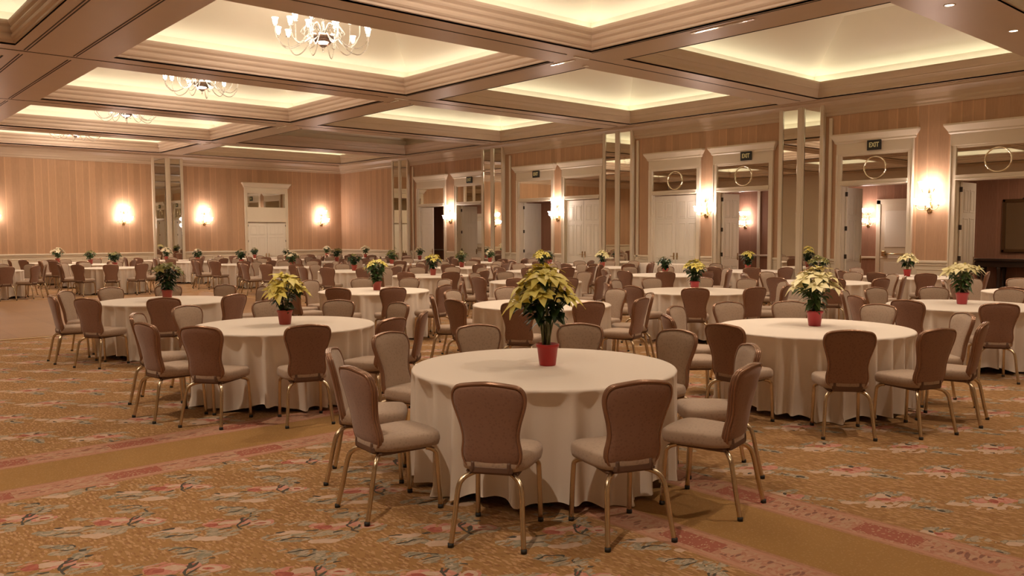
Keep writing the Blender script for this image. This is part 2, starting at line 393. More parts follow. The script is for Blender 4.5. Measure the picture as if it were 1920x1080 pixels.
STEP = [(0,ZB),(0,5.045),(.022,5.05),(.022,5.085),(.045,5.10),(.062,5.125),(.068,5.16),(.068,5.172),(.042,5.178),(.042,5.20),(.055,5.215),(.078,5.235),(.088,5.265),(.088,5.28),(.060,5.286),(.060,5.305),(.075,5.32),(.10,5.345),(.112,5.38),(.112,ZL),(.06,ZL+.004),(.06,ZL-.06),(-.22,ZL-.06)]
PLAIN = [(0,ZB),(0,5.04),(.02,5.045),(.02,5.09),(.035,5.16),(.06,5.22),(.075,5.235),(.075,5.255),(.095,5.30),(.115,5.36),(.12,5.375),(.12,ZL),(.07,ZL+.004),(.07,ZL-.06),(-.2,ZL-.06)]
ti = 0
LIT = {}
for ci, ri, xr, yr in ceil_cells:
    mb = MB(); rect_ring(mb, xr, yr, STEP if ci < 2 else PLAIN); ti += 1
    struct(mb.build('trim_%d' % ti, M['mould'] if ci < 2 else M['beam']))
    mb = MB(); o_ = -.22 if ci < 2 else -.20
    rect_ring(mb, xr, yr, [(o_,ZL-.06),(o_,5.62),(.05,5.78),(1.35,6.55)])
    x0, x1, y0, y1 = xr[0]+1.35, xr[1]-1.35, yr[0]+1.35, yr[1]-1.35
    mb.add([(x0,y0,6.55),(x1,y0,6.55),(x1,y1,6.55),(x0,y1,6.55)], [(0,1,2,3)])
    struct(mb.build('ceiling', M['vault']))
    lit = not (ci == 2 and ri == 3)
    if lit:
        LIT[(ci,ri)] = 1
        k = .07
        zc = ZL-.045
        for (cx, cy, w, h) in (((xr[0]+xr[1])/2, yr[0]-k, xr[1]-xr[0]+.2, .06), ((xr[0]+xr[1])/2, yr[1]+k, xr[1]-xr[0]+.2, .06),
                               (xr[0]-k, (yr[0]+yr[1])/2, .06, yr[1]-yr[0]+.2), (xr[1]+k, (yr[0]+yr[1])/2, .06, yr[1]-yr[0]+.2)):
            L = bpy.data.lights.new('cove_lamp', 'AREA'); L.shape = 'RECTANGLE'; L.size = w; L.size_y = h
            L.color = (1, .93, .76) if ci < 2 else (1, .95, .73); L.energy = max(w, h)*(1.25 if ci < 2 else 1.45)
            lo = bpy.data.objects.new('cove_lamp', L); COL.objects.link(lo); lo.location = (cx, cy, zc); lo.rotation_euler = (PI, 0, 0)
# movable-wall tracks: dark double grooves on the beams
mb = MB()
for X in (3.25, 4.05):
    for j in range(0, len(rows)-1):
        y0, y1 = rows[j][0]-.35, rows[j][1]+.30
        for dx in (0, .05): mb.box(X+dx-.009, X+dx+.009, y0, y1, ZB-.006, ZB+.002)
for X in (11.22, 12.10):
    for j in range(0, len(rows)):
        mb.box(X-.011, X+.011, rows[j][0]-.02, rows[j][1]+.02, ZB-.006, ZB+.002)
for j in range(0, 4):
    yc = Y0+PY*j - .12
    mb.box(XLF[0], 10.95, yc-.011, yc+.011, ZB-.006, ZB+.002); mb.box(11.25, XR_[1]-.1, yc-.011, yc+.011, ZB-.006, ZB+.002)
struct(mb.build('trim_91', M['groove']))
mb = MB()
for j in range(0, 5):
    yc = Y0+PY*j
    mb.bbox(11.36, 11.42, yc+.10, yc+.75, ZB-.014, ZB+.001, .005); mb.bbox(11.15, 11.55, yc-.14, yc-.09, ZB-.016, ZB+.001, .005); mb.bbox(11.9,12.0, yc+.3, yc+.4, ZB-.016, ZB+.001, .005)
struct(mb.build('trim_92', M['chrome']))
mb = MB()
for j in (0,): mb.bbox(11.36, 11.42, 7.3, 8.5, ZB-.014, ZB+.001, .005)
struct(mb.build('trim_93', M['chrome']))

# crown at walls
def crown_prof(side):
    return [(0,ZC),(.02,ZC),(.03,ZC+.03),(.03,ZC+.06),(.06,ZC+.10),(.06,ZC+.15),(.10,ZC+.24),(.17,ZC+.32),(.19,ZC+.34),(.19,ZC+.38),(.24,ZC+.385),(.24,ZB)]
mb = MB(); pr_ = crown_prof(0)
mb.loft([[(XW-d, YR, z) for d, z in pr_], [(XW-d, YW-d, z) for d, z in pr_]], closed=False, smooth=False)
struct(mb.build('trim_94', M['beam']))
mb = MB(); mb.loft([[(XL+.1, YW-d, z) for d, z in pr_], [(XW-d, YW-d, z) for d, z in pr_]], closed=False, smooth=False)
struct(mb.build('trim_95', M['beam']))

# ------------------------------------------------------------------ walls
# doors on the right wall: casing outer Y range, state, sign, ring
RD = [(5.60,7.50,'open',None,True),(8.30,10.17,'open',9.21,True),(11.92,13.81,'open',12.72,True),(14.24,16.12,'shut',None,True),
      (18.02,19.87,'shut',None,False),(20.26,22.19,'open',21.1,False),(24.05,25.85,'open',24.85,False),(26.45,28.45,'half',None,False)]
CW = .13; ZO = 2.86; TH = .3
holes = [(a+CW, b-CW) for a, b, *_ in RD]
mb = MB(); y = YR
for a, b in holes: mb.box(XW, XW+TH, y, a, 0, ZB+.1); mb.box(XW, XW+TH, a, b, ZO, ZB+.1); y = b
mb.box(XW, XW+TH, y, YW+TH, 0, ZB+.1)
struct(mb.build('wall_right', M['wall_side']))
BD = (14.88, 16.90)      # back door casing
mb = MB(); mb.box(XL, XW, YW, YW+TH, 0, ZB+.1); struct(mb.build('wall_back', M['wall_back']))
mb = MB(); mb.box(XL-.3, XL, YR, YW+TH, 0, ZB+.1); struct(mb.build('wall_left', M['trim']))
mb = MB(); mb.box(XL-.3, XW+TH, YR-.3, YR, 0, ZB+.1); struct(mb.build('wall_front', M['trim']))

# pilasters with mirrors
def pilaster(n, axis, c, w=1.19):
    """axis 'x': on the right wall facing -X, centre Y=c; axis 'y': on back wall facing -Y, centre X=c"""
    def B(m, u0, u1, d0, d1, z0, z1, b=.006):
        if axis == 'x': m.bbox(XW-d1, XW-d0, u0, u1, z0, z1, b)
        else: m.bbox(u0, u1, YW-d1, YW-d0, z0, z1, b)
    h = w/2; post = .09
    body = MB(); B(body, c-h, c+h, 0, .09, 0, ZB)
    for u0, u1 in ((c-h-.02, c-h+.065), (c-post, c+post), (c+h-.085, c+h+.02)): B(body, u0, u1, .0, .14, 0, ZB-.002)
    B(body, c-h, c+h, .0, .13, 0, .16); B(body, c-h, c+h, .0, .125, ZB-.12, ZB-.003)
    B(body, c-post+.045, c+post-.045, .13, .155, .16, ZB-.12)
    o = body.build('pilaster', M['trim'], loc=(0,0,0))
    mi = MB()
    for u0, u1 in ((c-h+.065, c-post), (c+post, c+h-.085)):
        B(mi, u0+.012, u1-.012, .085, .108, .17, ZB-.13, .01)
    for k in range(1): pass
    a = mi.build('mirror_panel', M['mirror'], o); a['label'] = 'tall mirrored strips of the pilaster'
    mt = MB()
    for u0, u1 in ((c-h+.065, c-post), (c+post, c+h-.085)):
        for z in (3.75, 4.05): pass
        B(mt, u0, u0+.014, .1, .122, .17, ZB-.13, .003); B(mt, u1-.014, u1, .1, .122, .17, ZB-.13, .003)
    mt.build('mirror_edge', M['chrome'], o)
    return o
names = ['just outside the right edge','the large one right of centre','second from the right','third from the right','the farthest on the right wall']
for k, c in enumerate((5.0, 11.10, 17.32, 23.45, 29.60)):
    o = pilaster(k, 'x', c); tag(o, 'cream pilaster with two mirror strips, '+names[k], 'pilaster', 'mirrored pilasters')
o = pilaster(9, 'y', 11.63); tag(o, 'cream pilaster with two tall mirror strips on the far back wall', 'pilaster', 'mirrored pilasters')
# thin vertical cream strips beside pilasters
mb = MB()
for c in (10.34, 16.58, 22.55, 28.75): mb.bbox(XW-.05, XW, c-.045, c+.045, 0, 4.55, .01)
struct(mb.build('trim_96', M['trim']))

# wainscot / chair rail
def wains(mb, axis, u0, u1, wall):
    def B(a, b, d, z0, z1, bb=.006):
        if axis == 'x': mb.bbox(wall-d, wall, a, b, z0, z1, bb)
        else: mb.bbox(a, b, wall-d, wall, z0, z1, bb)
    if u1-u0 < .08: return
    B(u0, u1, .012, 0, 1.0); B(u0, u1, .05, .985, 1.05, .012); B(u0, u1, .03, .93, .985, .01); B(u0, u1, .03, 0, .16, .01)
    n = max(1, round((u1-u0)/1.3)); w = (u1-u0)/n
    if w < .3: return
    for k in range(n):
        a, b = u0+k*w+.10, u0+(k+1)*w-.10
        for (p, q, r, s_) in ((a,b,.26,.285),(a,b,.83,.855)): B(p, q, .022, r, s_, .005)
        for (p, q) in ((a,a+.025),(b-.025,b)): B(p, q, .022, .26, .855, .005)
mb = MB(); y = YR
edges = [YR] + [v for a, b, *_ in RD for v in (a, b)] + [YW]
for i in range(0, len(edges), 2): wains(mb, 'x', edges[i], edges[i+1], XW)
struct(mb.build('baseboard_right', M['trim']))
mb = MB(); wains(mb, 'y', XL, BD[0], YW); wains(mb, 'y', BD[1], XW-.05, YW); struct(mb.build('baseboard_back', M['trim']))

# ---- door surrounds
def surround(axis, a, b, wall, ztop=ZO, ztr=(2.97,3.57), zcap=(3.62,3.88,4.11), ring=False, n=1):
    def B(m, u0, u1, d0, d1, z0, z1, bb=.006):
        if axis == 'x': m.bbox(wall-d1, wall-d0, u0, u1, z0, z1, bb)
        else: m.bbox(u0, u1, wall-d1, wall-d0, z0, z1, bb)
    m = MB()
    for u0, u1 in ((a, a+CW), (b-CW, b)):
        B(m, u0, u1, 0, .06, 0, zcap[0]+.02); 
    B(m, a, a+.035, .05, .08, 0, zcap[0]); B(m, b-.035, b, .05, .08, 0, zcap[0])
    B(m, a+CW, b-CW, 0, .05, ztr[1], zcap[0]+.02)
    B(m, a-.0, b+.0, 0, .065, zcap[0], zcap[1])
    # flaring cornice
    prof = [(.07,zcap[1]),(.10,zcap[1]+.03),(.10,zcap[1]+.06),(.15,zcap[1]+.14),(.18,zcap[2]-.04),(.18,zcap[2])]
    rings = []
    for d, z in prof:
        e = d-.06
        if axis == 'x': rings.append([(wall,a-e,z),(wall-d,a-e,z),(wall-d,b+e,z),(wall,b+e,z)])
        else: rings.append([(a-e,wall,z),(a-e,wall-d,z),(b+e,wall-d,z),(b+e,wall,z)])
    m.loft(rings, cap=True, smooth=False)
    B(m, a+CW-.01, b-CW+.01, 0, .10, ztop, ztop+.03, .008); B(m, a+CW-.01, b-CW+.01, 0, .075, ztop+.03, ztr[0])
    o = struct(m.build('door_%d' % n, M['trim']))
    t = MB(); B(t, a+CW, b-CW, .008, .02, ztr[0], ztr[1], .004)
    x = t.build('transom_mirror', M['mirror'], o); x['label'] = 'mirrored transom panel'
    if ring:
        t = MB(); c = (a+b)/2 - .02; cz = (ztr[0]+ztr[1])/2-.01; R_ = .262
        pts = [((wall-.032, c+R_*math.cos(q), cz+R_*math.sin(q)) if axis == 'x' else (c+R_*math.cos(q), wall-.032, cz+R_*math.sin(q))) for q in [2*PI*i/48 for i in range(48)]]
        t.ctube(pts, .013, 8); t.build('ring_ornament', M['ringm'], o)
    return o
def leaf(L=.80, H=2.82):
    """door leaf in local coords: hinge at origin, extends along +X, thickness along Y, raised panels both sides"""
    m = MB(); m.bbox(0, L, -.022, .022, .01, H, .004)
    rows_ = [(.14,.78),(.98,2.02),(2.14,2.66)]
    for z0, z1 in rows_:
        for u0, u1 in ((.09, L/2-.04), (L/2+.04, L-.09)):
            for sgn in (-1, 1):
                f0, f1 = (.022, .03) if sgn > 0 else (-.03, -.022)
                for (p,q,r,s_) in ((u0,u1,z0,z0+.03),(u0,u1,z1-.03,z1),(u0,u0+.03,z0,z1),(u1-.03,u1,z0,z1)): m.bbox(p,q,f0,f1,r,s_,.004)
                m.bbox(u0+.055,u1-.055,f0,f1,z0+.055,z1-.055,.006)
    return m
LEAF = leaf().mesh('door_leaf', M['white'])
hm = MB()
for sgn in (-1,1):
    hm.bbox(.72,.77, sgn*.022 if sgn > 0 else -.03, .03 if sgn > 0 else -.022, .93, 1.13, .006)
    hm.tube([(.745, sgn*.03, 1.03), (.745, sgn*.075, 1.03), (.66, sgn*.08, 1.03)], .010)
HAND = hm.mesh('door_handle', M['brass'])
hg = MB()
for z in (.25, 1.05, 1.75, 2.6): hg.bbox(-.014, .014, -.03, .03, z, z+.11, .004)
HINGE = hg.mesh('hinge', M['groove'])
dn = 0
def put_leaf(par, x, y, rz, flip=False):
    o = link('door_leaf', LEAF, par, (x,y,0), rz)
    link('door_handle', HAND, o); link('hinge', HINGE, o)
    return o
for i, (a, b, st, sign, ring) in enumerate(RD):
    dn += 1
    o = surround('x', a, b, XW, ring=ring, n=dn)
    y0, y1 = a+CW, b-CW
    W = (y1-y0)/2
    # jamb lining
    j = MB(); j.bbox(XW-.001, XW+TH+.02, y0-.02, y0+.015, 0, ZO, .004); j.bbox(XW-.001, XW+TH+.02, y1-.015, y1+.02, 0, ZO, .004); j.bbox(XW-.001, XW+TH+.02, y0, y1, ZO-.015, ZO+.02, .004)
    j.build('door_jamb', M['trim'], o)
    if st == 'shut':
        l = put_leaf(o, XW+.08, y1, -PI/2); l.scale = (W/.80-.004, 1, 1)
        l = put_leaf(o, XW+.08, y0, PI/2); l.scale = (W/.80-.004, 1, 1)
    elif st == 'open':
        l = put_leaf(o, XW+.16, y1-.045, 0.0); l.scale = (W/.80, 1, 1)
        l = put_leaf(o, XW+.12, y0+.035, 0.0); l.scale = (W/.80, 1, 1)
    else:
        l = put_leaf(o, XW+.08, y1, -PI/2); l.scale = (W/.80-.004, 1, 1)
        l = put_leaf(o, XW+.12, y0+.035, 0.0); l.scale = (W/.80, 1, 1)
    if sign is not None:
        e = empty('exit_sign', (XW-.075, sign, 3.79))
        sb = MB(); sb.bbox(-.035, .0, -.17, .17, -.12, .12, .006); sb.build('sign_box', M['exit_body'], e)
        cu = bpy.data.curves.new('exit_text', 'FONT'); cu.body = 'EXIT'; cu.size = .15; cu.align_x = 'CENTER'; cu.align_y = 'CENTER'; cu.extrude = .002; cu.offset = .004
        to = bpy.data.objects.new('tmp', cu); COL.objects.link(to); bpy.context.view_layer.update()
        me = bpy.data.meshes.new_from_object(to.evaluated_get(bpy.context.evaluated_depsgraph_get())); bpy.data.objects.remove(to)
        me.materials.clear(); me.materials.append(M['exit_letter'])
        t = link('lettering', me, e, (-.038, 0, 0)); t.rotation_euler = (PI/2, 0, -PI/2); t.scale = (.78, 1.05, 1)
        lab = {9.21:'nearest on the right, above the open door beside the lobby', 12.72:'above the open door left of the big pilaster', 21.1:'second from the left, above a door half way down the wall', 24.85:'leftmost and smallest, partly behind a far pilaster'}[sign]
        tag(e, 'dark EXIT sign, '+lab, 'exit sign', 'exit signs above the right wall doors')
# back wall door
dn += 1
o = surround('y', BD[0], BD[1], YW, ztop=2.30, ztr=(2.95,3.56), zcap=(3.62,3.80,4.02), n=dn)
m_ = MB(); m_.bbox(BD[0]+CW, BD[1]-CW, YW-.03, YW, 2.30, 2.95, .01); m_.bbox(BD[0]+.3, BD[1]-.3, YW-.045, YW-.03, 2.55, 2.78, .01); m_.build('door_header', M['trim'], o)
W = (BD[1]-BD[0])/2-CW
for s_, rz in ((BD[0]+CW, 0), (BD[1]-CW, PI)):
    l = put_leaf(o, s_, YW-.03, rz); l.scale = (W/.80-.004, 1, 2.28/2.82)

# ------------------------------------------------------------------ corridor beyond the right wall
XC = 22.7
mb = MB(); mb.box(XC, XC+.2, -1, 38, 0, 3.3); struct(mb.build('wall_corridor', M['corr']))
mb = MB(); mb.box(XW+TH, XC+.2, -1, 38, 3.3, 3.4); struct(mb.build('ceiling', M['beam']))
mb = MB(); mb.box(XW+TH, XC+.2, -1.2, -1, 0, 3.4); mb.box(XW+TH, XC+.2, 38, 38.2, 0, 3.4); struct(mb.build('wall_end', M['corr']))
mb = MB(); mb.bbox(XC-.03, XC, -1, 38, 0, .16, .01); mb.bbox(XC-.04, XC, -1, 38, .98, 1.04, .012); mb.bbox(XC-.06, XC, -1, 38, 3.14, 3.3, .02)
struct(mb.build('baseboard_corridor', M['trim']))
# corridor trim strips and doors
mb = MB()
for y in (14.28, 13.2, 21.6, 25.4): mb.bbox(XC-.035, XC, y-.05, y+.05, 0, 3.3, .008)
struct(mb.build('trim_97', M['trim']))
for a, b in ((9.55, 10.45), (27.5, 28.4)):
    dn += 1
    m_ = MB()
    m_.bbox(XC-.05, XC, a-.12, a, 0, 2.60, .008); m_.bbox(XC-.05, XC, b, b+.12, 0, 2.60, .008); m_.bbox(XC-.05, XC, a-.12, b+.12, 2.48, 2.62, .008); m_.bbox(XC-.03, XC, a, b, 0, 2.48, .004)
    o = struct(m_.build('door_%d' % dn, M['trim']))
    k = MB(); k.bbox(XC-.045, XC-.03, a+.12, b-.12, 1.3, 2.3, .008); k.bbox(XC-.045, XC-.03, a+.12, b-.12, .2, .9, .008); k.build('door_panel', M['white'], o)
    k = MB(); k.tube([(XC-.03, a+.08, 1.12), (XC-.09, a+.1, 1.12), (XC-.09, b-.1, 1.12), (XC-.03, b-.08, 1.12)], .018); k.bbox(XC-.1, XC-.03, b-.16, b-.06, 1.05, 1.2, .01); k.build('push_bar', M['brass'], o)
mb = MB(); mb.bbox(XW+TH, XW+TH+.03, 7.52, 8.28, 0, 3.2, .01)
struct(mb.build('trim_98', M['trim']))  # unseen cream panel added to brighten what the lobby mirror reflects
# framed mirror + console in the lobby
e = empty('wall_mirror', (XC, 6.62, 1.85))
fr = MB(); hw, hh = .80, .66
for (y0,y1,z0,z1) in ((-hw,hw,hh-.09,hh),(-hw,hw,-hh,-hh+.09),(-hw,-hw+.09,-hh,hh),(hw-.09,hw,-hh,hh)): fr.bbox(-.05,0,y0,y1,z0,z1,.02)
fr.build('frame', mat('dark_gilt_frame', (.16,.09,.04), .3, .6), e)
gl = MB(); gl.bbox(-.02,-.008,-hw+.08,hw-.08,-hh+.08,hh-.08,.003); gl.build('mirror_pane', M['mirror'], e)
cr = MB()
cr.tube(smooth_path([(-.03,-.34,hh),(-.04,-.2,hh+.05),(-.04,-.1,hh+.17),(-.04,0,hh+.24),(-.04,.1,hh+.17),(-.04,.2,hh+.05),(-.03,.34,hh)]), .03); cr.lathe([(.0,-.06),(.05,-.04),(.07,0),(.05,.05),(0,.07)], 10, (-.04,0,hh+.12)); cr.build('crest', M['darkwood'], e)
tag(e, 'dark framed wall mirror with carved crest hanging in the lobby', 'mirror')
e = empty('console_table', (XC-.30, 6.75, 0))
t = MB(); t.bbox(-.26,.26,-1.15,1.15,.98,1.04,.012); t.bbox(-.23,.23,-1.1,1.1,.84,.98,.01); t.build('tabletop', M['darkwood'], e)
for sx in (-1,1):
    for sy in (-1,-.1,.55,1):
        l = MB(); l.lathe([(.035,0),(.06,.04),(.09,.10),(.10,.2),(.07,.28),(.045,.34),(.04,.6),(.055,.78),(.06,.86)], 10, (sx*.17, sy*1.0, 0), cap=True); l.build('leg', M['darkwood'], e)
t = MB(); t.bbox(-.2,.2,-1.05,1.05,.10,.14,.01); t.build('lower_shelf', M['darkwood'], e)
tag(e, 'dark wooden console table against the lobby wall beyond the nearest open door', 'console table')

# ------------------------------------------------------------------ lamps
def tulip(m, c, r, h, flare=1.0, axis=None):
    m.lathe([(.012,0),(r*.45,.01*h/.1),(r*.75,h*.25),(r*.82,h*.5),(r*.85,h*.72),(r*1.05*flare,h),(r*.97*flare,h*.99),(r*.75,h*.7),(.01,h*.5)], 14, c)
def sconce_parts(par):
    b = MB(); b.lathe([(.0,-.16),(.02,-.155),(.035,-.12),(.055,-.07),(.06,-.03),(.045,.02),(.02,.06),(.018,.30),(.03,.33),(.02,.36),(.016,.52),(.028,.55),(0,.60)], 14, (0,-.07,0)); b.bbox(-.05,.05,-.02,0,-.14,.12,.012)
    b.build('backplate', M['brass'], par)
    tips = [(-.24,-.16,.04),(.24,-.16,.04),(0,-.26,.02),(-.13,-.14,.42),(.13,-.14,.42)]
    for x, y, z in tips:
        a = MB(); zb = .0 if z < .2 else .34
        a.tube(smooth_path([(0,-.07,zb),(x*.35,y*.5-.03,zb-.06),(x*.8,y,z-.10),(x,y,z-.03),(x,y,z+.01)], 5), .009, 6)
        a.lathe([(.005,-.02),(.03,-.01),(.034,0),(.01,.012)], 10, (x,y,z)); ar = a.build('arm', M['brass'], par)
        s_ = MB(); tulip(s_, (x,y,z), .082, .155, 1.15); s_.build('lamp_shade', M['frost_hot'], ar)  # shades built oversize, their shape stands in for the lamps' glare
def sconce(loc, rz, label, power=26, vis=True):
    e = empty('wall_sconce', loc, rz); sconce_parts(e); tag(e, label, 'wall sconce', 'wall sconces'); return e
sc0 = None; spos = []
def add_sconce(loc, rz, label, power=14):
    global sc0
    if sc0 is None: sc0 = sconce(loc, rz, label); o = sc0
    else: o = copy_tree(sc0); o.location = loc; o.rotation_euler = (0,0,rz); o['label'] = label
    R = Matrix.Rotation(rz, 4, 'Z')
    for dz, ee in ((.16, .6), (.56, .4)):
        L = bpy.data.lights.new('sconce_bulb', 'POINT'); L.energy = power*ee; L.color = (1,.80,.72); L.shadow_soft_size = .09
        lo = bpy.data.objects.new('sconce_bulb', L); COL.objects.link(lo); lo.location = Vector(loc) + R @ Vector((0,-.30,dz))
for y, lab in ((7.92,'nearest one, on the striped strip between the two open right hand doors'),(14.03,'between the closed panelled door and the open EXIT door'),(20.06,'half way down the right wall beside a closed double door'),(26.12,'farthest on the right wall, between two open doors')):
    add_sconce((XW, y, 2.28), -PI/2, 'glowing wall sconce, '+lab)
for x, lab in ((5.35,'at the left edge of the photo on the back wall'),(9.9,'on the back wall left of the mirrored pilaster'),(13.1,'on the back wall between mirrored pilaster and white door'),(18.58,'on the back wall right of the white door, near the corner')):
    add_sconce((x, YW, 2.28), 0, 'glowing wall sconce '+lab)
# corridor sconces
for y, lab in ((10.80,'in the corridor seen through the nearest open EXIT door'),(14.75,'in the corridor seen through the open door left of the big pilaster')):
    add_sconce((XC, y, 1.95), -PI/2, 'glowing wall sconce '+lab, 9); [o_ for o_ in COL.objects if o_.name.startswith('wall_sconce')][-1].scale = (.75,.75,.75)
for y in (6.0, 11.5, 22.5, 27.5):
    L = bpy.data.lights.new('corridor_lamp', 'AREA'); L.energy = 22; L.size = .5; L.color = (1,.74,.52)
    lo = bpy.data.objects.new('corridor_lamp', L); COL.objects.link(lo); lo.location = (21.2, y, 3.25)

def chandelier(loc, label):
    e = empty('chandelier', loc)
    s_ = MB(); s_.lathe([(0,.0),(.012,.01),(.02,.04),(.01,.06),(.03,.09),(.09,.13),(.16,.19),(.20,.26),(.205,.29),(.15,.30),(.05,.30),(.035,.36),(.05,.42),(.035,.48),(.03,.62),(.06,.68),(.11,.72),(.03,.74),(.02,1.2),(.06,1.33),(.07,1.345)], 20)
    s_.build('glass_stem', M['glass'], e)
    c_ = MB(); c_.lathe([(.09,.20),(.17,.225),(.185,.26),(.17,.29),(.08,.295)], 20); c_.build('metal_cup', mat('smoked_metal_cup', (.25,.14,.10), .2, .8) if 'smoked_metal_cup' not in bpy.data.materials else bpy.data.materials['smoked_metal_cup'], e)
    def arm(a, R, dip, zt, sh):
        ca, sa = math.cos(a), math.sin(a)
        P = [(ca*.13, sa*.13, .27), (ca*R*.30, sa*R*.30, .30+dip*.1), (ca*R*.55, sa*R*.55, .14-dip), (ca*R*.80, sa*R*.80, .09-dip), (ca*R*.98, sa*R*.98, .20), (ca*R, sa*R, zt)]
        m = MB(); m.tube(smooth_path(P, 6), [.0105]*31, 6); m.lathe([(.005,-.02),(.045,-.012),(.05,0),(.012,.01)], 10, (ca*R, sa*R, zt))
        ar = m.build('arm', M['glass'], e)
        q = MB(); tulip(q, (ca*R, sa*R, zt), .054, .13, 1.1); q.build('lamp_shade', M['frost'], ar)
    for k in range(12): arm(2*PI*k/12+.13, .84 + (.05 if k % 2 else 0), .06 if k % 2 else .02, .40 if k % 2 else .34, 1)
    for k in range(6): arm(2*PI*k/6+.4, .50, -.06, .56, 1)
    f_ = MB()
    for k in range(12):
        a = 2*PI*k/12+.4; ca, sa = math.cos(a), math.sin(a)
        f_.tube(smooth_path([(ca*.05,sa*.05,.34),(ca*.18,sa*.18,.50),(ca*.32,sa*.32,.46),(ca*.40,sa*.40,.36),(ca*.37,sa*.37,.32)], 4), .012, 5)
    f_.build('glass_leaf', M['glass'], e)
    tag(e, label, 'chandelier', 'glass chandeliers'); return e
ch0 = None
chl = ['just above the view, in the coffer nearest the camera','largest, in the big lit coffer at top centre','second from the front, partly hidden by the beam','third from the front, only its arms below the beam','farthest, a row of tiny arms near the left edge']
for k in range(5):
    y = Y0 + PY*(k-.5) if k < 4 else 32.2
    lab = 'clear glass chandelier with tulip shades, '+chl[k]
    if ch0 is None: ch0 = chandelier((7.66, y, 5.12), lab); o = ch0
    else: o = copy_tree(ch0); o.location = (7.66, y, 5.12); o['label'] = lab
    o.rotation_euler = (0,0,.2*k)
    if k == 4: o.location.z = 5.10
    L = bpy.data.lights.new('chandelier_bulbs', 'POINT'); L.energy = 130; L.color = (1,.82,.66); L.shadow_soft_size = .5
    lo = bpy.data.objects.new('chandelier_bulbs', L); COL.objects.link(lo); lo.location = (7.66, y, 5.45)
# rods up to the vault are part of the glass stem; canopy at 6.46

# downlights
dl0 = None
def downlight(x, y, label, z=ZB):
    global dl0
    if dl0 is None:
        e = empty('recessed_downlight', (x,y,z))
        t = MB(); t.lathe([(.085,0.0),(.085,-.006),(.07,-.008),(.062,-.002)], 20); t.build('trim_ring', M['trim'], e)
        t = MB(); t.lathe([(.062,-.003),(.001,-.003)], 20); t.build('lens', M['lens'], e); dl0 = e; o = e
    else: o = copy_tree(dl0); o.location = (x,y,z)
    tag(o, label, 'downlight', 'recessed downlights')
def spot(x, y, power, ang=110, z=ZB-.03):
    L = bpy.data.lights.new('downlight_beam', 'SPOT'); L.energy = power; L.color = (1,.80,.61); L.spot_size = math.radians(ang); L.spot_blend = .8; L.shadow_soft_size = .06
    lo = bpy.data.objects.new('downlight_beam', L); COL.objects.link(lo); lo.location = (x,y,z)
downlight(12.92, 5.02, 'small round recessed downlight at the top right, left of two')
downlight(15.36, 4.95, 'small round recessed downlight at the top right, right of two')
for k_, (x, y) in enumerate(((5.9,5.0),(9.5,5.0),(17.8,4.95),(-.5,5.0),(-.5,-1.1),(2.2,-1.1),(5.9,-1.1),(9.5,-1.1),(12.92,-1.1),(15.36,-1.1),(17.8,-1.1))):
    downlight(x, y, 'recessed downlight in the ceiling beams above and behind the camera')
for x, y, p in ((12.92,5.02,70),(15.36,4.95,70),(17.8,4.95,60),(9.5,5,60),(5.9,5,60),(-.5,5,50),(-.5,-1.1,45),(5.9,-1.1,45),(12.92,-1.1,60)): spot(x, y, p)

for ci, ri, xr, yr in ceil_cells:
    if (ci, ri) not in LIT: continue
    xc, yc = (xr[0]+xr[1])/2, (yr[0]+yr[1])/2
    for dx in ((-1.35, 1.35) if ci == 1 else (0,)):  # downlights added in the coffer tops, unseen, to light the tables
        downlight(xc+dx, yc, 'added unseen recessed downlight high in the flat top of a coffer, hidden behind its edge', 6.548)
        spot(xc+dx, yc, 330 if ci == 1 else 620, 100, 6.52)

